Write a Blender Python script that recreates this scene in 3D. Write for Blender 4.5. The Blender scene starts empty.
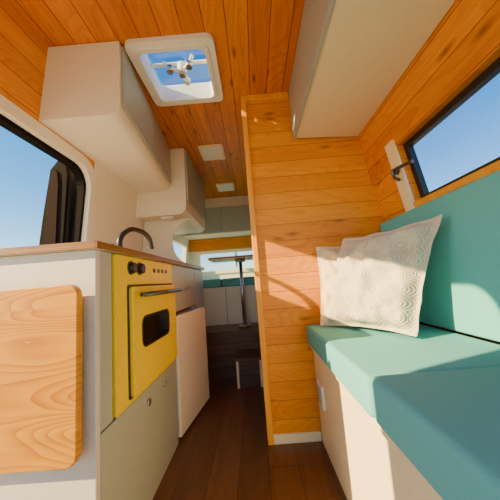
import bpy, math, random
from mathutils import Vector, Matrix, noise
random.seed(4)
H=0.82
scene=bpy.context.scene

# ---------------------------------------------------------------- materials
def nmat(name):
    m=bpy.data.materials.new(name); m.use_nodes=True
    nt=m.node_tree; b=nt.nodes['Principled BSDF']
    return m,nt,b
def N(nt,t,**kw):
    n=nt.nodes.new(t)
    for k,v in kw.items(): setattr(n,k,v)
    return n
def plain(name,col,rough=0.5,metal=0.0,bump=0.0,bscale=60,var=0.04,spec=0.5):
    m,nt,b=nmat(name)
    tc=N(nt,'ShaderNodeTexCoord'); no=N(nt,'ShaderNodeTexNoise'); no.inputs['Scale'].default_value=bscale
    no.inputs['Detail'].default_value=4
    nt.links.new(tc.outputs['Object'],no.inputs['Vector'])
    mx=N(nt,'ShaderNodeMix',data_type='RGBA')
    mx.inputs['A'].default_value=[c*(1-var*2) for c in col]+[1]
    mx.inputs['B'].default_value=[min(1,c*(1+var)) for c in col]+[1]
    nt.links.new(no.outputs['Fac'],mx.inputs['Factor'])
    nt.links.new(mx.outputs['Result'],b.inputs['Base Color'])
    b.inputs['Roughness'].default_value=rough; b.inputs['Metallic'].default_value=metal
    b.inputs['Specular IOR Level'].default_value=spec
    if bump>0:
        bp=N(nt,'ShaderNodeBump'); bp.inputs['Strength'].default_value=bump; bp.inputs['Distance'].default_value=0.002
        nt.links.new(no.outputs['Fac'],bp.inputs['Height']); nt.links.new(bp.outputs['Normal'],b.inputs['Normal'])
    return m
def M(nt,op,a,b=None,clamp=False):
    n=N(nt,'ShaderNodeMath',operation=op); n.use_clamp=clamp
    for i,v in enumerate((a,b)):
        if v is None: continue
        if isinstance(v,(int,float)): n.inputs[i].default_value=v
        else: nt.links.new(v,n.inputs[i])
    return n.outputs[0]
def wood(name,light,dark,across='X',along='Y',width=0.09,rough=0.4,seam=0.03,knots=True,tint=0.35,coat=0.2,seamdark=0.25,length=None,grain=1.0,rings=0.0,ringf=24.0,knotamt=0.85,kscale=0.62):
    m,nt,b=nmat(name)
    tc=N(nt,'ShaderNodeTexCoord'); sp=N(nt,'ShaderNodeSeparateXYZ')
    nt.links.new(tc.outputs['Object'],sp.inputs[0])
    A=sp.outputs[across]; L=sp.outputs[along]
    third=[q for q in 'XYZ' if q not in (across,along)][0]; T=sp.outputs[third]
    q=M(nt,'DIVIDE',M(nt,'ADD',A,10.013),width)
    fl=M(nt,'FLOOR',q); fr=M(nt,'FRACT',q)
    wn=N(nt,'ShaderNodeTexWhiteNoise',noise_dimensions='2D')
    cb=N(nt,'ShaderNodeCombineXYZ'); nt.links.new(fl,cb.inputs[0])
    if length:
        l2=M(nt,'DIVIDE',M(nt,'ADD',L,M(nt,'MULTIPLY',fl,0.37)),length)
        nt.links.new(M(nt,'FLOOR',l2),cb.inputs[1]); fr2=M(nt,'FRACT',l2)
    nt.links.new(cb.outputs[0],wn.inputs['Vector'])
    rnd=wn.outputs['Value']
    gv=N(nt,'ShaderNodeCombineXYZ')
    nt.links.new(M(nt,'ADD',M(nt,'MULTIPLY',A,28*grain),M(nt,'MULTIPLY',T,9)),gv.inputs[0])
    nt.links.new(M(nt,'ADD',M(nt,'MULTIPLY',L,2.2*grain),M(nt,'MULTIPLY',rnd,40)),gv.inputs[1])
    nt.links.new(M(nt,'MULTIPLY',rnd,17),gv.inputs[2])
    no=N(nt,'ShaderNodeTexNoise'); no.inputs['Scale'].default_value=1.0; no.inputs['Detail'].default_value=5; no.inputs['Distortion'].default_value=1.2
    nt.links.new(gv.outputs[0],no.inputs['Vector'])
    f=M(nt,'SUBTRACT',M(nt,'MULTIPLY',no.outputs['Fac'],2.2),0.6,True)
    if rings>0:
        rv=N(nt,'ShaderNodeCombineXYZ')
        nt.links.new(M(nt,'MULTIPLY',A,5.0),rv.inputs[0]); nt.links.new(M(nt,'ADD',M(nt,'MULTIPLY',L,1.1),M(nt,'MULTIPLY',rnd,30)),rv.inputs[1])
        n2=N(nt,'ShaderNodeTexNoise'); n2.inputs['Scale'].default_value=1.0; n2.inputs['Detail'].default_value=1.5
        nt.links.new(rv.outputs[0],n2.inputs['Vector'])
        r=M(nt,'FRACT',M(nt,'MULTIPLY',n2.outputs['Fac'],ringf))
        r=M(nt,'POWER',r,2.0)
        f=M(nt,'ADD',M(nt,'MULTIPLY',f,1-rings),M(nt,'MULTIPLY',r,rings),True)
    f=M(nt,'ADD',M(nt,'MULTIPLY',f,1-tint),M(nt,'MULTIPLY',rnd,tint),True)
    mx=N(nt,'ShaderNodeMix',data_type='RGBA'); mx.inputs['A'].default_value=light+(1,); mx.inputs['B'].default_value=dark+(1,)
    nt.links.new(f,mx.inputs['Factor']); out=mx.outputs['Result']
    if knots:
        kw=width if width<0.3 else 0.13
        kv=N(nt,'ShaderNodeCombineXYZ')
        nt.links.new(M(nt,'MULTIPLY',A,1.0/kw),kv.inputs[0]); nt.links.new(M(nt,'ADD',M(nt,'MULTIPLY',L,3.2 if kw==width else 5.5),M(nt,'MULTIPLY',rnd,9)),kv.inputs[1])
        vo=N(nt,'ShaderNodeTexVoronoi',voronoi_dimensions='2D'); vo.inputs['Scale'].default_value=kscale
        nt.links.new(kv.outputs[0],vo.inputs['Vector'])
        k=M(nt,'MULTIPLY',M(nt,'SUBTRACT',1.0,M(nt,'MULTIPLY',vo.outputs['Distance'],10),True),knotamt)
        mk=N(nt,'ShaderNodeMix',data_type='RGBA'); mk.inputs['B'].default_value=tuple(c*0.3 for c in dark)+(1,)
        nt.links.new(k,mk.inputs['Factor']); nt.links.new(out,mk.inputs['A']); out=mk.outputs['Result']
    s=M(nt,'LESS_THAN',M(nt,'MINIMUM',fr,M(nt,'SUBTRACT',1.0,fr)),seam)
    if length: s=M(nt,'MAXIMUM',s,M(nt,'LESS_THAN',fr2,0.004))
    ms=N(nt,'ShaderNodeMix',data_type='RGBA'); ms.inputs['B'].default_value=tuple(c*seamdark for c in dark)+(1,)
    nt.links.new(s,ms.inputs['Factor']); nt.links.new(out,ms.inputs['A'])
    nt.links.new(ms.outputs['Result'],b.inputs['Base Color'])
    b.inputs['Roughness'].default_value=rough; b.inputs['Coat Weight'].default_value=coat; b.inputs['Coat Roughness'].default_value=0.3
    b.inputs['Specular IOR Level'].default_value=0.3
    bp=N(nt,'ShaderNodeBump'); bp.inputs['Strength'].default_value=0.35; bp.inputs['Distance'].default_value=0.002
    nt.links.new(M(nt,'SUBTRACT',M(nt,'MULTIPLY',no.outputs['Fac'],0.2),s),bp.inputs['Height']); nt.links.new(bp.outputs['Normal'],b.inputs['Normal'])
    return m
def glass(name,col=(0.9,0.95,1),gl=0.06,tr=0.97):
    m=bpy.data.materials.new(name); m.use_nodes=True; nt=m.node_tree; nt.nodes.clear()
    o=N(nt,'ShaderNodeOutputMaterial'); mi=N(nt,'ShaderNodeMixShader'); t=N(nt,'ShaderNodeBsdfTransparent'); g=N(nt,'ShaderNodeBsdfGlossy')
    t.inputs[0].default_value=tuple(c*tr for c in col)+(1,); g.inputs['Roughness'].default_value=0.05
    mi.inputs[0].default_value=gl
    nt.links.new(t.outputs[0],mi.inputs[1]); nt.links.new(g.outputs[0],mi.inputs[2]); nt.links.new(mi.outputs[0],o.inputs[0])
    return m
m_ceil=wood('pine_ceiling',(0.84,0.27,0.010),(0.40,0.085,0.002),'X','Y',0.095,tint=0.38,seam=0.018,seamdark=0.35,rings=0.4,knotamt=0.95,kscale=0.7,coat=0.1)
m_part=wood('pine_partition',(0.92,0.37,0.010),(0.60,0.165,0.003),'Z','X',0.092,tint=0.35,seam=0.014,seamdark=0.5,rings=0.45,coat=0.1)
m_wallwood=wood('pine_side',(0.90,0.33,0.010),(0.50,0.125,0.002),'Z','Y',0.095,tint=0.38,seam=0.016,seamdark=0.4,rings=0.45,coat=0.1)
m_trim=wood('pine_trim',(0.95,0.45,0.03),(0.76,0.28,0.015),'X','Z',0.5,knots=False,seam=0.0,tint=0.1)
m_flap=wood('pine_board',(0.74,0.34,0.006),(0.34,0.10,0.001),'Z','X',0.6,seam=0.0,tint=0.02,grain=0.8,coat=0.25,rough=0.35,rings=0.6,ringf=28,kscale=0.55)
m_edge=wood('ply_edge',(0.42,0.19,0.04),(0.18,0.075,0.015),'Z','Y',0.006,seam=0.1,knots=False)
m_floor=wood('dark_floor',(0.20,0.088,0.036),(0.065,0.025,0.010),'X','Y',0.13,rough=0.30,seam=0.010,knots=False,tint=0.45,length=0.9,rings=0.3)
m_step=wood('dark_step',(0.16,0.075,0.035),(0.07,0.03,0.015),'Z','X',0.1,rough=0.4,seam=0.02,knots=False)
m_white=plain('white_laminate',(0.84,0.79,0.68),0.4)
m_cream=plain('cream_laminate',(0.90,0.77,0.50),0.45)
m_cab=plain('cabinet_white',(0.84,0.79,0.68),0.4)
m_endp=plain('end_panel_white',(0.68,0.66,0.60),0.4)
m_grey=plain('grey_laminate',(0.40,0.45,0.43),0.4)
m_dgrey=plain('dark_gap',(0.03,0.03,0.03),0.6)
m_wall=plain('wall_white',(0.88,0.83,0.73),0.6)
m_yellow=plain('yellow_enamel',(0.86,0.62,0.0),0.35,spec=0.2)
m_black=plain('black_plastic',(0.012,0.012,0.014),0.35)
m_blackglass=plain('oven_glass',(0.01,0.008,0.006),0.05)
m_steel=plain('brushed_steel',(0.55,0.53,0.5),0.3,1.0)
m_chrome=plain('dark_metal',(0.12,0.12,0.13),0.3,0.8)
m_teal=plain('teal_fabric',(0.145,0.50,0.52),0.85,bump=0.3,bscale=350,var=0.06,spec=0.15)
m_fridge=plain('fridge_white',(0.88,0.85,0.78),0.3)
m_plastic=plain('white_plastic',(0.88,0.87,0.82),0.35)
m_rubber=plain('rubber',(0.010,0.009,0.008),0.8,spec=0.05)
m_brown=plain('brown_shade',(0.018,0.011,0.009),0.8,spec=0.05)
m_ground=plain('sand_ground',(0.60,0.47,0.30),0.95,bscale=3,var=0.1)
m_body=plain('van_paint',(0.02,0.017,0.017),0.6,spec=0.1)
m_glass=glass('clear_glass')
def linen(name,col):
    m,nt,b=nmat(name)
    tc=N(nt,'ShaderNodeTexCoord')
    mp=N(nt,'ShaderNodeMapping'); nt.links.new(tc.outputs['UV'],mp.inputs[0])
    vo=N(nt,'ShaderNodeTexVoronoi'); vo.inputs['Scale'].default_value=8; vo.inputs['Randomness'].default_value=0.2
    nt.links.new(mp.outputs[0],vo.inputs['Vector'])
    no=N(nt,'ShaderNodeTexNoise'); no.inputs['Scale'].default_value=90; no.inputs['Detail'].default_value=3
    nt.links.new(mp.outputs[0],no.inputs['Vector'])
    w=M(nt,'ADD',M(nt,'MULTIPLY',M(nt,'SINE',M(nt,'MULTIPLY',vo.outputs['Distance'],48)),0.5),0.5)
    f=M(nt,'ADD',M(nt,'MULTIPLY',w,0.6),M(nt,'MULTIPLY',no.outputs['Fac'],0.5),True)
    mx=N(nt,'ShaderNodeMix',data_type='RGBA'); mx.inputs['A'].default_value=tuple(c*k for c,k in zip(col,(0.68,0.64,0.56)))+(1,); mx.inputs['B'].default_value=tuple(col)+(1,)
    nt.links.new(f,mx.inputs['Factor']); nt.links.new(mx.outputs['Result'],b.inputs['Base Color'])
    b.inputs['Roughness'].default_value=0.95; b.inputs['Specular IOR Level'].default_value=0.1
    bp=N(nt,'ShaderNodeBump'); bp.inputs['Strength'].default_value=0.7; bp.inputs['Distance'].default_value=0.004
    nt.links.new(f,bp.inputs['Height']); nt.links.new(bp.outputs['Normal'],b.inputs['Normal'])
    return m
m_linen=linen('linen',(0.86,0.77,0.60))
m_linen2=linen('linen_warm',(0.92,0.78,0.50))

# ---------------------------------------------------------------- builders
def grp(name):
    e=bpy.data.objects.new(name,None); scene.collection.objects.link(e); e.empty_display_size=0.1; return e
def mk(name,verts,faces,mat,parent=None,bevel=0,smooth=False,seg=2):
    me=bpy.data.meshes.new(name); me.from_pydata([(v[0],v[1],v[2]+H) for v in verts],[],faces); me.update()
    import bmesh
    bm=bmesh.new(); bm.from_mesh(me); bmesh.ops.recalc_face_normals(bm,faces=bm.faces); bm.to_mesh(me); bm.free()
    ob=bpy.data.objects.new(name,me); scene.collection.objects.link(ob)
    me.materials.append(mat)
    if parent: ob.parent=parent
    if smooth:
        for p in me.polygons: p.use_smooth=True
    if bevel>0:
        b=ob.modifiers.new('bevel','BEVEL'); b.width=bevel; b.segments=seg; b.limit_method='ANGLE'; b.angle_limit=math.radians(40)
    return ob
BF=[(0,1,2,3),(7,6,5,4),(0,4,5,1),(1,5,6,2),(2,6,7,3),(3,7,4,0)]
def boxv(x0,x1,y0,y1,z0,z1):
    return [(x0,y0,z0),(x1,y0,z0),(x1,y1,z0),(x0,y1,z0),(x0,y0,z1),(x1,y0,z1),(x1,y1,z1),(x0,y1,z1)]
def box(name,x0,x1,y0,y1,z0,z1,mat,parent=None,bevel=0,seg=2,smooth=False):
    return mk(name,boxv(x0,x1,y0,y1,z0,z1),BF,mat,parent,bevel,smooth,seg)
def boxes(name,bl,mat,parent=None,bevel=0):
    V=[];F=[]
    for b in bl:
        vs=boxv(*b) if len(b)==6 else b
        o=len(V); V+=vs; F+=[tuple(i+o for i in f) for f in BF]
    return mk(name,V,F,mat,parent,bevel)
def prism(name,pts,axis,a0,a1,mat,parent=None,bevel=0,smooth=False):
    n=len(pts)
    def P(p,a):
        if axis=='y': return (p[0],a,p[1])
        if axis=='x': return (a,p[0],p[1])
        return (p[0],p[1],a)
    V=[P(p,a0) for p in pts]+[P(p,a1) for p in pts]
    F=[tuple(range(n)),tuple(range(2*n-1,n-1,-1))]+[(i,(i+1)%n,n+(i+1)%n,n+i) for i in range(n)]
    return mk(name,V,F,mat,parent,bevel,smooth)
def rrect(x0,x1,z0,z1,r,n=6,corners=(1,1,1,1)):
    out=[]
    cs=[((x1-r,z0+r),-90,(x1,z0)),((x1-r,z1-r),0,(x1,z1)),((x0+r,z1-r),90,(x0,z1)),((x0+r,z0+r),180,(x0,z0))]
    for k,(c,a0,cc) in enumerate(cs):
        if not corners[k]: out.append(cc); continue
        for i in range(n+1):
            a=math.radians(a0+90*i/n); out.append((c[0]+r*math.cos(a),c[1]+r*math.sin(a)))
    return out
def ring(name,outer,inner,axis,a0,a1,mat,parent=None):
    n=len(outer)
    def P(p,a):
        if axis=='y': return (p[0],a,p[1])
        if axis=='x': return (a,p[0],p[1])
        return (p[0],p[1],a)
    V=[P(p,a) for a in (a0,a1) for L in (outer,inner) for p in L]
    F=[]
    for i in range(n):
        j=(i+1)%n
        F+=[(i,j,n+j,n+i),(2*n+i,3*n+i,3*n+j,2*n+j),(i,2*n+i,2*n+j,j),(n+i,n+j,3*n+j,3*n+i)]
    return mk(name,V,F,mat,parent)
def tube(name,pts,r,mat,parent=None,cyclic=False,res=6):
    cu=bpy.data.curves.new(name,'CURVE'); cu.dimensions='3D'; cu.bevel_depth=r; cu.bevel_resolution=3; cu.resolution_u=res; cu.use_fill_caps=True
    s=cu.splines.new('BEZIER'); s.bezier_points.add(len(pts)-1)
    for p,q in zip(s.bezier_points,pts):
        p.co=(q[0],q[1],q[2]+H); p.handle_left_type='AUTO'; p.handle_right_type='AUTO'
    s.use_cyclic_u=cyclic
    ob=bpy.data.objects.new(name,cu); scene.collection.objects.link(ob); cu.materials.append(mat)
    if parent: ob.parent=parent
    return ob
def cyl(name,p0,p1,r,mat,parent=None,n=24,r1=None,bevel=0):
    p0=Vector(p0);p1=Vector(p1);d=(p1-p0).normalized()
    u=d.orthogonal().normalized(); w=d.cross(u); r1=r if r1 is None else r1
    V=[];
    for p,rr in ((p0,r),(p1,r1)):
        for i in range(n):
            a=2*math.pi*i/n; V.append(p+u*math.cos(a)*rr+w*math.sin(a)*rr)
    F=[tuple(range(n)),tuple(range(2*n-1,n-1,-1))]+[(i,(i+1)%n,n+(i+1)%n,n+i) for i in range(n)]
    ob=mk(name,V,F,mat,parent,bevel)
    for p in ob.data.polygons[2:]: p.use_smooth=True
    return ob

Y0=-0.9; YE=3.45; ZC=1.09; ZF=-0.82
wr=lambda z: 0.784-0.163*z
wl=lambda z: -0.93+0.095*z

# ---------------------------------------------------------------- shell
box('floor',-1.0,0.98,Y0,YE,ZF-0.05,ZF,m_floor)
hx0,hx1,hy0,hy1=-0.465,-0.135,1.0,1.33
boxes('ceiling',[(-0.9,hx0,Y0,YE,ZC,ZC+0.05),(hx1,0.66,Y0,YE,ZC,ZC+0.05),(hx0,hx1,Y0,hy0,ZC,ZC+0.05),(hx0,hx1,hy1,YE,ZC,ZC+0.05)],m_ceil)
def slab(wf,y0,y1,z0,z1,t):
    a,b=wf(z0),wf(z1)
    return [(min(a,a+t),y0,z0),(max(a,a+t),y0,z0),(max(a,a+t),y1,z0),(min(a,a+t),y1,z0),(min(b,b+t),y0,z1),(max(b,b+t),y0,z1),(max(b,b+t),y1,z1),(min(b,b+t),y1,z1)]
wz0,wz1,wy0,wy1=0.29,0.56,-0.35,1.09
fz0,fz1,fy0,fy1=0.12,0.52,2.68,3.30      # unseen side openings, added to let daylight into the cab end
boxes('wall_right',[slab(wr,Y0,2.3,ZF,wz0,0.05),slab(wr,Y0,2.3,wz1,ZC,0.05),slab(wr,Y0,wy0,wz0,wz1,0.05),slab(wr,wy1,2.3,wz0,wz1,0.05),
   slab(wr,2.3,YE,ZF,fz0,0.05),slab(wr,2.3,YE,fz1,ZC,0.05),slab(wr,2.3,fy0,fz0,fz1,0.05),slab(wr,fy1,YE,fz0,fz1,0.05)],m_wallwood)
dy0,dy1,dz=0.15,1.34,0.70
boxes('wall_left',[slab(wl,Y0,dy0,ZF,ZC,-0.05),slab(wl,dy1,fy0,ZF,ZC,-0.05),slab(wl,fy0,fy1,ZF,fz0,-0.05),slab(wl,fy0,fy1,fz1,ZC,-0.05),slab(wl,fy1,YE,ZF,ZC,-0.05)],m_wall)
boxes('trim_1',[slab(wl,dy0,dy1,dz,ZC,-0.05)],m_wallwood)
boxes('wall_front',[(-0.98,0.95,YE,YE+0.05,ZF,0.16),(-0.98,0.95,YE,YE+0.05,0.42,ZC+0.05),(-0.98,-0.74,YE,YE+0.05,0.16,0.42),(0.62,0.95,YE,YE+0.05,0.16,0.42)],m_wall)

g=grp('trim_2')
def doorframe(off,w,mat,name,t0,t1):
    def path(o):
        P=[(dy0+o,ZF)]
        r=0.12-o*0.5
        for i in range(7):
            a=math.radians(180-15*i); P.append((dy0+o+r+r*math.cos(a),dz-o-r+r*math.sin(a)))
        for i in range(7):
            a=math.radians(90-15*i); P.append((dy1-o-r+r*math.cos(a),dz-o-r+r*math.sin(a)))
        P.append((dy1-o,ZF)); return P
    A=path(off);B=path(off+w); V=[];F=[];n=len(A)
    for t in (t0,t1):
        for L in (A,B):
            for (y,z) in L: V.append((wl(z)+t,y,z))
    for i in range(n-1):
        j=i+1
        F+=[(i,j,n+j,n+i),(2*n+i,3*n+i,3*n+j,2*n+j),(i,2*n+i,2*n+j,j),(n+i,n+j,3*n+j,3*n+i)]
    mk(name,V,F,mat,g)
doorframe(-0.03,0.05,m_wall,'door_lining',-0.045,0.006)
doorframe(0.018,0.02,m_rubber,'door_gasket',-0.06,-0.02)
g=grp('sliding_door')
out=[(-1.03,-0.85),(-1.01,-0.2),(-0.99,0.2),(-0.975,0.45),(-0.962,0.66),(-0.975,0.735),(-1.02,0.755),(-1.07,0.70),(-1.11,0.45),(-1.15,0.15),(-1.18,-0.2),(-1.18,-0.85)]
cxm=-1.07
prism('leaf',out,'y',1.30,2.5,m_body,g,bevel=0.004)
prism('edge_gasket',[((x-cxm)*0.86+cxm,z-0.015) for x,z in out],'y',1.285,1.2985,m_rubber,g)
prism('inner_trim',[((x-cxm)*0.45+cxm,z-0.07) for x,z in out],'y',1.278,1.2845,m_brown,g)

# ---------------------------------------------------------------- right window
g=grp('window_1')
def wq(y0,y1,z0,z1,t0,t1): 
    a,b=wr(z0),wr(z1)
    return [(a+t0,y0,z0),(a+t1,y0,z0),(a+t1,y1,z0),(a+t0,y1,z0),(b+t0,y0,z1),(b+t1,y0,z1),(b+t1,y1,z1),(b+t0,y1,z1)]
boxes('black_frame',[wq(wy0,wy1,wz0,wz0+0.022,0.03,0.055),wq(wy0,wy1,wz1-0.022,wz1,0.03,0.055),wq(wy0,wy0+0.025,wz0+.022,wz1-.022,0.03,0.055),wq(wy1-0.025,wy1,wz0+.022,wz1-.022,0.03,0.055)],m_black,g)
boxes('pane',[wq(wy0+.02,wy1-.02,wz0+.02,wz1-.02,0.04,0.044)],m_glass,g)
boxes('reveal',[wq(wy1,wy1+0.065,wz0-0.03,wz1+0.03,-0.012,-0.001)],m_cream,g)
boxes('sill_strip',[wq(wy0,wy1,wz0-0.03,wz0-0.002,-0.01,-0.001)],m_trim,g)
cyl('latch_base',(wr(.45)-0.012,1.12,.45),(wr(.45)-0.03,1.12,.45),0.016,m_chrome,g)
tube('latch_arm',[(wr(.45)-0.03,1.13,.455),(wr(.45)-0.03,1.08,.45),(wr(.44)-0.02,1.0,.44)],0.008,m_chrome,g)
tube('latch_handle',[(wr(.45)-0.035,1.12,.46),(wr(.42)-0.035,1.12,.42),(wr(.40)-0.03,1.10,.40)],0.007,m_chrome,g)

# ---------------------------------------------------------------- roof hatch
g=grp('roof_hatch')
ring('inner_frame',rrect(-0.50,-0.10,0.965,1.365,0.035),rrect(-0.452,-0.148,1.013,1.317,0.03),'z',ZC-0.022,ZC-0.001,m_plastic,g)
ring('inner_frame_lip',rrect(-0.47,-0.13,0.995,1.335,0.03),rrect(-0.452,-0.148,1.013,1.317,0.03),'z',ZC-0.03,ZC-0.0225,m_plastic,g)
ring('well',rrect(-0.463,-0.137,1.002,1.328,0.03),rrect(-0.452,-0.148,1.013,1.317,0.03),'z',ZC+0.0,ZC+0.07,m_plastic,g)
prism('dome',rrect(-0.49,-0.11,0.975,1.355,0.05),'z',ZC+0.08,ZC+0.086,m_glass,g,bevel=0)
box('crossbar',-0.452,-0.148,1.155,1.175,ZC+0.05,ZC+0.06,m_plastic,g,bevel=0.004)
cyl('hub',(-0.29,1.165,ZC-0.005),(-0.29,1.165,ZC+0.05),0.024,m_plastic,g,bevel=0.004)
cyl('hub_cap',(-0.29,1.165,ZC-0.018),(-0.29,1.165,ZC-0.006),0.016,m_steel,g)
for k,a in enumerate((80,200,320)):
    dx,dy=math.cos(math.radians(a)),math.sin(math.radians(a))
    tube('crank_arm_%d'%k,[(-0.29,1.165,ZC+0.01),(-0.29+dx*0.06,1.165+dy*0.06,ZC+0.015),(-0.29+dx*0.09,1.165+dy*0.09,ZC+0.04)],0.009,m_plastic,g)
    cyl('crank_knob_%d'%k,(-0.29+dx*0.06,1.165+dy*0.06,ZC-0.01),(-0.29+dx*0.06,1.165+dy*0.06,ZC+0.02),0.016,m_steel if k else m_plastic,g)

for i,(cx,cy) in enumerate(((-0.27,1.97),(-0.25,2.75))):
    g=grp('ceiling_panel_light' if i==0 else 'ceiling_panel_light.001')
    prism('plate',rrect(cx-0.10,cx+0.10,cy-0.12,cy+0.12,0.015),'z',ZC-0.014,ZC-0.001,m_cream,g,bevel=0.004)
    prism('lens',rrect(cx-0.08,cx+0.08,cy-0.10,cy+0.10,0.01),'z',ZC-0.017,ZC-0.0145,m_plastic,g)

# ---------------------------------------------------------------- partition (bathroom box)
g=grp('wall_partition')
PY=1.37
def part(y0,y1):
    return [(0.02,y0,ZF),(wr(ZF)-.001,y0,ZF),(wr(ZF)-.001,y1,ZF),(0.02,y1,ZF),(0.02,y0,ZC-.001),(wr(ZC)-.001,y0,ZC-.001),(wr(ZC)-.001,y1,ZC-.001),(0.02,y1,ZC-.001)]
boxes('planked_face',[part(PY,PY+0.05)],m_part,g)
boxes('side_panel',[(0.02,0.05,PY+0.051,2.25,ZF,ZC-.001)],m_wallwood,g)
boxes('back_panel',[(0.05,0.6,2.22,2.25,ZF,ZC-.001)],m_wall,g)
box('corner_post',0.0,0.03,PY-0.016,PY+0.05,ZF,ZC-.001,m_trim,g,bevel=0.004)
box('top_batten',0.03,0.28,PY-0.014,PY-0.0005,ZC-0.035,ZC-.001,m_trim,g,bevel=0.002)
box('baseboard_partition',0.03,0.270,PY-0.012,PY-0.0005,ZF,ZF+0.045,m_cream,g,bevel=0.003)

# ---------------------------------------------------------------- right overhead cabinet
g=grp('overhead_cabinet')
boxes('carcass',[[(0.30,Y0+.2,0.79),(wr(.79)-.002,Y0+.2,0.77),(wr(.79)-.002,PY-.018,0.77),(0.30,PY-.018,0.79),(0.30,Y0+.2,ZC-.001),(wr(ZC)-.002,Y0+.2,ZC-.001),(wr(ZC)-.002,PY-.018,ZC-.001),(0.30,PY-.018,ZC-.001)]],m_cream,g)
box('door_far',0.283,0.299,0.62,PY-.02,0.785,ZC-.012,m_grey,g,bevel=0.002)
box('door_near',0.283,0.299,-0.15,0.614,0.785,ZC-.012,m_grey,g,bevel=0.002)
box('door_rear',0.283,0.299,Y0+.2,-0.156,0.785,ZC-.012,m_grey,g,bevel=0.002)

# ---------------------------------------------------------------- left overhead cabinet (near)
g=grp('wall_cabinet')
def leftcab():
    n=8; y0,y1=0.967,1.86
    f0,f1=-0.512,-0.60
    def prof(fx,zb):
        P=[(-0.862,ZC-.002),(-0.865,zb+0.0)]
        r=0.05
        for i in range(n+1):
            a=math.radians(-90+90*i/n); P.append((fx-r+r*math.cos(a),zb+r+r*math.sin(a)))
        P.append((fx,ZC-.002)); return P
    A=prof(f0,0.74);B=prof(f1,0.745);k=len(A)
    V=[(p[0],y0,p[1]) for p in A]+[(p[0],y1,p[1]) for p in B]
    F=[tuple(range(k)),tuple(range(2*k-1,k-1,-1))]+[(i,(i+1)%k,k+(i+1)%k,k+i) for i in range(k)]
    mk('carcass',V,F,m_cab,g,bevel=0.002)
    def fr(y,o=0.006): 
        t=(y-y0)/(y1-y0); return f0+(f1-f0)*t+o
    for j,(a,b) in enumerate(((0.985,1.40),(1.406,1.85))):
        V=[(fr(a,0.0005),a,.79),(fr(a,.012),a,.79),(fr(b,.012),b,.79),(fr(b,.0005),b,.79),(fr(a,.0005),a,ZC-.012),(fr(a,.012),a,ZC-.012),(fr(b,.012),b,ZC-.012),(fr(b,.0005),b,ZC-.012)]
        mk('door_%d'%j,V,BF,m_grey,g,bevel=0.002)
leftcab()
g=grp('wall_cabinet.001')
prism('carcass',[(-0.865,ZC-.002),(-0.88,0.55),(-0.53,0.55),(-0.49,0.58),(-0.482,0.63),(-0.482,ZC-.002)],'y',1.866,2.62,m_cab,g,bevel=0.003)
box('door_a',-0.481,-0.468,1.88,2.24,0.66,ZC-.012,m_grey,g,bevel=0.002)
box('door_b',-0.481,-0.468,2.246,2.60,0.66,ZC-.012,m_grey,g,bevel=0.002)
box('light_strip',-0.70,-0.60,1.90,2.1,0.535,0.549,m_plastic,g,bevel=0.003)

g=grp('divider_panel')
pc=(-0.45,0.352); P=[(-0.905,0.152)]
for i in range(13):
    a=math.radians(-100-160*i/12); P.append((pc[0]+0.2*math.cos(a),pc[1]+0.197*math.sin(a)))
P.append((-0.49,0.549)); P.append((-0.87,0.549))
prism('panel',P,'y',2.0,2.02,m_white,g)

# ---------------------------------------------------------------- kitchen
KF=-0.466; CT=0.15; KE=2.26
g=grp('kitchen_counter')
box('end_panel',-0.90,KF,0.73,0.75,ZF,CT-0.022,m_endp,g,bevel=0.002)
box('worktop',-0.905,KF+0.012,0.715,KE,CT-0.021,CT,m_white,g,bevel=0.002)
box('worktop_edge_end',-0.905,KF+0.014,0.708,0.714,CT-0.021,CT,m_edge,g)
box('worktop_edge_front',KF+0.0125,KF+0.018,0.708,KE,CT-0.021,CT,m_edge,g)
box('carcass_a',-0.90,KF-0.018,0.751,1.43,ZF+0.0,CT-0.022,m_dgrey,g)
box('carcass_b',-0.90,KF-0.018,1.431,1.95,-0.15,CT-0.022,m_dgrey,g)
box('carcass_c',-0.90,KF-0.018,1.951,KE-.02,ZF,CT-0.022,m_cab,g)
box('stile_panel',KF-0.017,KF,0.751,0.812,-0.39,CT-0.023,m_grey,g,bevel=0.0015)
box('drawer_lower',KF-0.017,KF,0.751,1.425,-0.76,-0.396,m_grey,g,bevel=0.0015)
box('plinth',KF-0.015,KF-0.004,0.751,1.425,ZF,-0.764,m_grey,g)
box('drawer_a',KF-0.017,KF,1.40,1.68,-0.145,CT-0.025,m_grey,g,bevel=0.0015)
box('drawer_b',KF-0.017,KF,1.685,1.94,-0.145,CT-0.025,m_grey,g,bevel=0.0015)
box('door_c',KF-0.017,KF,1.955,KE-.01,-0.76,CT-0.025,m_grey,g,bevel=0.0015)
box('stile_b',KF-0.017,KF,1.392,1.425,-0.392,-0.147,m_grey,g)
for k,(y,z) in enumerate(((1.06,-.45),(1.24,-.45),(1.45,-.02),(1.64,-.02),(1.73,-.02),(2.0,-.05))):
    cyl('push_knob_%d'%k,(KF,y,z),(KF+0.009,y,z),0.012,m_steel,g)
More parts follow.
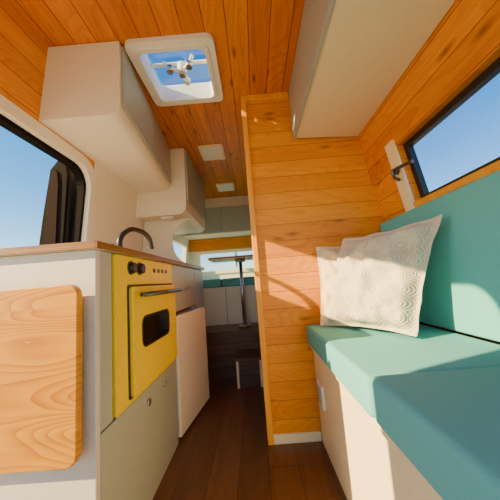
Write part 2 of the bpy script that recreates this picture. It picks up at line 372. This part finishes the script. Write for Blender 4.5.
# oven
g=grp('oven')
prism('fascia',rrect(0.816,1.388,-0.388,CT-0.026,0.008),'x',KF-0.016,KF+0.008,m_yellow,g,bevel=0.002)
prism('door_shadow_gap',rrect(0.892,1.382,-0.372,0.020,0.012),'x',KF+0.0081,KF+0.0099,m_dgrey,g)
prism('door_slab',rrect(0.90,1.376,-0.365,0.012,0.012),'x',KF+0.010,KF+0.026,m_yellow,g,bevel=0.004)
prism('window_surround',rrect(0.965,1.265,-0.222,-0.102,0.035),'x',KF+0.0262,KF+0.028,m_black,g)
prism('window_glass',rrect(0.975,1.255,-0.214,-0.110,0.03),'x',KF+0.0281,KF+0.030,m_blackglass,g)
cyl('handle_bar',(KF+0.056,0.93,-0.02),(KF+0.056,1.37,-0.02),0.009,m_chrome,g)
for k,y in enumerate((0.965,1.335)):
    cyl('handle_post_%d'%k,(KF+0.026,y,-0.02),(KF+0.052,y,-0.02),0.008,m_black,g)
for k,(y,r) in enumerate(((0.925,.022),(0.995,.022))):
    cyl('knob_collar_%d'%k,(KF+0.008,y,.082),(KF+0.011,y,.082),r*1.2,m_chrome,g)
    cyl('knob_%d'%k,(KF+0.011,y,.082),(KF+0.026,y,.082),r,m_black,g,r1=r*0.85,bevel=0.002)
for k in range(4):
    cyl('indicator_%d'%k,(KF+0.008,1.14+k*0.05,.080),(KF+0.012,1.14+k*0.05,.080),0.010,m_black,g)
# fold-down pine flap
g=grp('folding_shelf')
prism('board',rrect(-1.0+0.11,-0.486,-0.435,0.028,0.03,corners=(1,1,0,0)),'y',0.682,0.704,m_flap,g,bevel=0.003)
boxes('hinge_bracket',[(-0.87,-0.83,0.705,0.729,-0.05,0.0),(-0.60,-0.56,0.705,0.729,-0.05,0.0)],m_steel,g)
# fridge
g=grp('fridge')
box('body',-0.88,-0.50,1.445,1.93,ZF+0.015,-0.175,m_fridge,g,bevel=0.006)
prism('door',[(-0.495,1.44),(-0.455,1.432),(-0.385,1.885),(-0.425,1.893)],'z',ZF+0.02,-0.165,m_fridge,g,bevel=0.008)
prism('door_gasket',[(-0.499,1.445),(-0.496,1.444),(-0.43,1.885),(-0.434,1.886)],'z',ZF+0.04,-0.185,m_dgrey,g)
boxes('feet',[(-0.86,-0.82,1.46,1.5,ZF,ZF+0.015),(-0.55,-0.51,1.46,1.5,ZF,ZF+0.015),(-0.55,-0.51,1.88,1.92,ZF,ZF+0.015),(-0.86,-0.82,1.88,1.92,ZF,ZF+0.015)],m_black,g)
# faucet
g=grp('kitchen_faucet')
fx,fy=-0.57,1.06
cyl('base',(fx,fy,CT),(fx,fy,CT+0.02),0.022,m_black,g)
tube('spout',[(fx,fy,CT+.02),(fx,fy,CT+.07),(fx+0.015,fy+.035,CT+0.115),(fx+0.03,fy+.10,CT+0.13),(fx+.05,fy+.18,CT+.105),(fx+.055,fy+.20,CT+.05)],0.0115,m_black,g)
tube('lever',[(fx,fy,CT+.03),(fx-0.02,fy-.03,CT+.045)],0.006,m_black,g)
g=grp('sink')
ring('rim',rrect(-0.80,-0.52,1.22,1.52,0.05),rrect(-0.785,-0.535,1.235,1.505,0.045),'z',CT+0.0005,CT+0.004,m_steel,g)
prism('basin',rrect(-0.785,-0.535,1.235,1.505,0.045),'z',CT+0.0003,CT+0.0015,m_chrome,g)

# ---------------------------------------------------------------- bench seat
g=grp('bench_seat')
BX=0.272
box('front_panel',BX,BX+0.018,Y0+.1,PY-.013,ZF,-0.362,m_cream,g,bevel=0.002)
box('base',BX+0.019,0.82,Y0+.1,PY-.013,ZF,-0.372,m_cab,g)
box('top_board',BX-0.012,0.82,Y0+.1,PY-.013,-0.371,-0.352,m_cream,g,bevel=0.004)
def cushion(name,x0,x1,y0,y1,z0,z1,r=0.022,mat=None):
    ob=box(name,x0,x1,y0,y1,z0,z1,mat or m_teal,g,bevel=r,seg=5)
    for p in ob.data.polygons: p.use_smooth=True
    return ob
cushion('cushion_far',0.246,0.735,0.642,PY-.016,-0.351,-0.25,0.016)
cushion('cushion_near',0.250,0.735,-0.12,0.636,-0.351,-0.243,0.016)
cushion('cushion_rear',0.250,0.735,Y0+.1,-0.126,-0.351,-0.243,0.016)
def back(name,y0,y1):
    V=[(0.722,y0,-0.245),(wr(-.245)-.002,y0,-0.245),(wr(-.245)-.002,y1,-0.245),(0.722,y1,-0.245),(0.700,y0,0.255),(wr(.255)-.002,y0,0.255),(wr(.255)-.002,y1,0.255),(0.700,y1,0.255)]
    ob=mk(name,V,BF,m_teal,g,bevel=0.012,seg=4)
    for p in ob.data.polygons: p.use_smooth=True
back('back_cushion_far',0.25,PY-.016)
back('back_cushion_near',Y0+.1,0.244)

g=grp('power_socket')
box('plate',BX-0.013,BX-0.0005,1.20,1.29,-0.60,-0.50,m_plastic,g,bevel=0.003)
box('socket_insert',BX-0.018,BX-0.0135,1.215,1.275,-0.585,-0.515,m_grey,g,bevel=0.002)

# ---------------------------------------------------------------- pillows
def pillow(name,c,u,v,w,h,t,mat,seed=0,flange=0.09):
    u=Vector(u).normalized(); v=Vector(v).normalized(); n=u.cross(v).normalized()
    c=Vector(c); R=44; V=[];F=[]
    for side in (1,-1):
        for i in range(R+1):
            for j in range(R+1):
                s=-1+2*i/R; q=-1+2*j/R
                e=1-flange
                ss=min(1,abs(s)/e); qq=min(1,abs(q)/e)
                th=t*((1-ss**2.2)*(1-qq**2.2))**0.5
                pin=1-0.07*(1-abs(s)**2)*abs(q)**3
                pin2=1-0.07*(1-abs(q)**2)*abs(s)**3
                x=s*w/2*pin2; y=q*h/2*pin
                nz=noise.noise(Vector((s*2.2+seed,q*2.2,seed)))*0.034+noise.noise(Vector((s*5+q*3+seed,q*2-s,seed+3)))*0.030+noise.noise(Vector((s*9+seed,q*9,seed+7)))*0.008
                fl=noise.noise(Vector((s*3+seed,q*3,9)))*0.018
                V.append(c+u*x+v*y+n*(side*(th/2+0.0015+nz*min(1,th/0.06))+fl))
    K=(R+1)**2
    for sd in range(2):
        for i in range(R):
            for j in range(R):
                a=sd*K+i*(R+1)+j; f=(a,a+R+1,a+R+2,a+1); F.append(f if sd==0 else f[::-1])
    for i in range(R):
        for (a,b) in ((i,i+1),(R*(R+1)+i,R*(R+1)+i+1),(i*(R+1),(i+1)*(R+1)),(i*(R+1)+R,(i+1)*(R+1)+R)):
            F.append((a,b,K+b,K+a))
    ob=mk(name,V,F,mat,None,smooth=True)
    uv=ob.data.uv_layers.new(name='UVMap')
    for l in ob.data.loops:
        k=l.vertex_index%K; uv.data[l.index].uv=((k//(R+1))/R,(k%(R+1))/R)
    s=ob.modifiers.new('sub','SUBSURF'); s.levels=1; s.render_levels=1
    return ob
pillow('throw_pillow',(0.498,1.07,-0.035),(0.20,-0.335,0.01),(0.115,-0.045,0.39),0.43,0.44,0.19,m_linen,1.0)
pillow('throw_pillow.001',(0.515,1.265,-0.040),(0.95,-0.20,0.03),(0.04,0.08,0.40),0.40,0.41,0.12,m_linen2,5.0)

# ---------------------------------------------------------------- far dinette
g=grp('step_platform')
box('riser',-0.90,0.0,2.28,2.30,ZF,-0.45,m_step,g)
box('deck',-0.90,0.85,2.27,YE-.001,-0.449,-0.43,m_step,g,bevel=0.003)
g=grp('step_box')
box('tread',-0.20,0.0,2.03,2.265,-0.615,-0.595,m_step,g,bevel=0.003)
box('left_side',-0.20,-0.182,2.05,2.262,ZF,-0.616,m_cream,g)
box('right_side',-0.018,0.0,2.05,2.262,ZF,-0.616,m_cream,g)
box('face',-0.181,-0.019,2.07,2.085,ZF,-0.616,m_step,g)
g=grp('dinette_bench')
box('front_panel',-0.90,0.5,2.66,2.68,-0.43,-0.06,m_white,g,bevel=0.002)
box('top',-0.90,0.5,2.655,YE-.01,-0.06,-0.045,m_white,g)
box('seam_strip',-0.32,-0.312,2.652,2.659,-0.43,-0.06,m_grey,g)
for k,(a,b) in enumerate(((-0.88,-0.36),(-0.355,0.48))):
    ob=box('seat_cushion_%d'%k,a,b,2.65,3.35,-0.044,0.045,m_teal,g,bevel=0.02,seg=4)
g=grp('dinette_table')
prism('top',rrect(-0.42,0.10,2.29,2.63,0.04),'z',0.215,0.24,m_white,g,bevel=0.004)
prism('top_edge',rrect(-0.424,0.104,2.286,2.634,0.04),'z',0.222,0.234,m_edge,g)
cyl('pole',(-0.13,2.46,-0.428),(-0.13,2.46,0.214),0.017,m_steel,g)
cyl('pole_foot',(-0.13,2.46,-0.4295),(-0.13,2.46,-0.41),0.06,m_steel,g)
cyl('pole_collar',(-0.13,2.46,0.19),(-0.13,2.46,0.2145),0.05,m_steel,g)
g=grp('cab_locker')
box('carcass',-0.86,0.5,3.10,YE-.002,0.62,ZC-.002,m_white,g)
box('door_a',-0.84,-0.365,3.085,3.099,0.63,0.96,m_grey,g,bevel=0.002)
box('door_b',-0.36,0.10,3.085,3.099,0.63,0.96,m_grey,g,bevel=0.002)
box('plank_rail',-0.88,0.5,3.40,YE-.002,0.46,0.615,m_wallwood,g)
g=grp('window_2')
ring('frame',rrect(-0.77,0.65,0.13,0.45,0.04),rrect(-0.73,0.61,0.17,0.41,0.03),'y',YE-0.02,YE-0.001,m_cream,g)
boxes('mullion',[(-0.25,-0.22,YE-0.018,YE-0.002,0.17,0.41)],m_cream,g)
prism('pane',rrect(-0.73,0.61,0.17,0.41,0.03),'y',YE+0.02,YE+0.024,m_glass,g)

# ---------------------------------------------------------------- outside
box('ground',-60,60,-60,60,-1.42-.05,-1.42,m_ground)

# ---------------------------------------------------------------- lights
SD=Vector((0.85,0.30,-0.38))
w=bpy.data.worlds.new('World'); scene.world=w; w.use_nodes=True
nt=w.node_tree; bg=nt.nodes['Background']
sky=N(nt,'ShaderNodeTexSky'); sky.sky_type='NISHITA'; sky.sun_disc=False; sky.sun_elevation=math.radians(24); sky.sun_rotation=math.radians(250)
sky.air_density=1.0; sky.dust_density=0.2; sky.ozone_density=1.5
hs=N(nt,'ShaderNodeHueSaturation'); hs.inputs['Saturation'].default_value=1.45
nt.links.new(sky.outputs[0],hs.inputs['Color']); nt.links.new(hs.outputs[0],bg.inputs[0]); bg.inputs[1].default_value=0.40
s=bpy.data.lights.new('Sun','SUN'); s.energy=21; s.color=(1.0,0.70,0.32); s.angle=math.radians(0.6)
so=bpy.data.objects.new('sun',s); scene.collection.objects.link(so)
so.rotation_euler=SD.to_track_quat('-Z','Y').to_euler()

# ---------------------------------------------------------------- camera
cam=bpy.data.cameras.new('Camera'); cam.lens=18; cam.sensor_width=36; cam.clip_start=0.02; cam.clip_end=500
co=bpy.data.objects.new('camera',cam); scene.collection.objects.link(co); scene.camera=co
p=math.radians(7); yw=math.radians(0.6)
f=Vector((-math.sin(yw)*math.cos(p),math.cos(yw)*math.cos(p),math.sin(p)))
r0=f.cross(Vector((0,0,1))).normalized(); u0=r0.cross(f)
ro=math.radians(4.47); cr=r0*math.cos(ro)-u0*math.sin(ro); cu=r0*math.sin(ro)+u0*math.cos(ro)
m=Matrix((cr,cu,-f)).transposed().to_4x4(); m.translation=Vector((0,0,H)); co.matrix_world=m
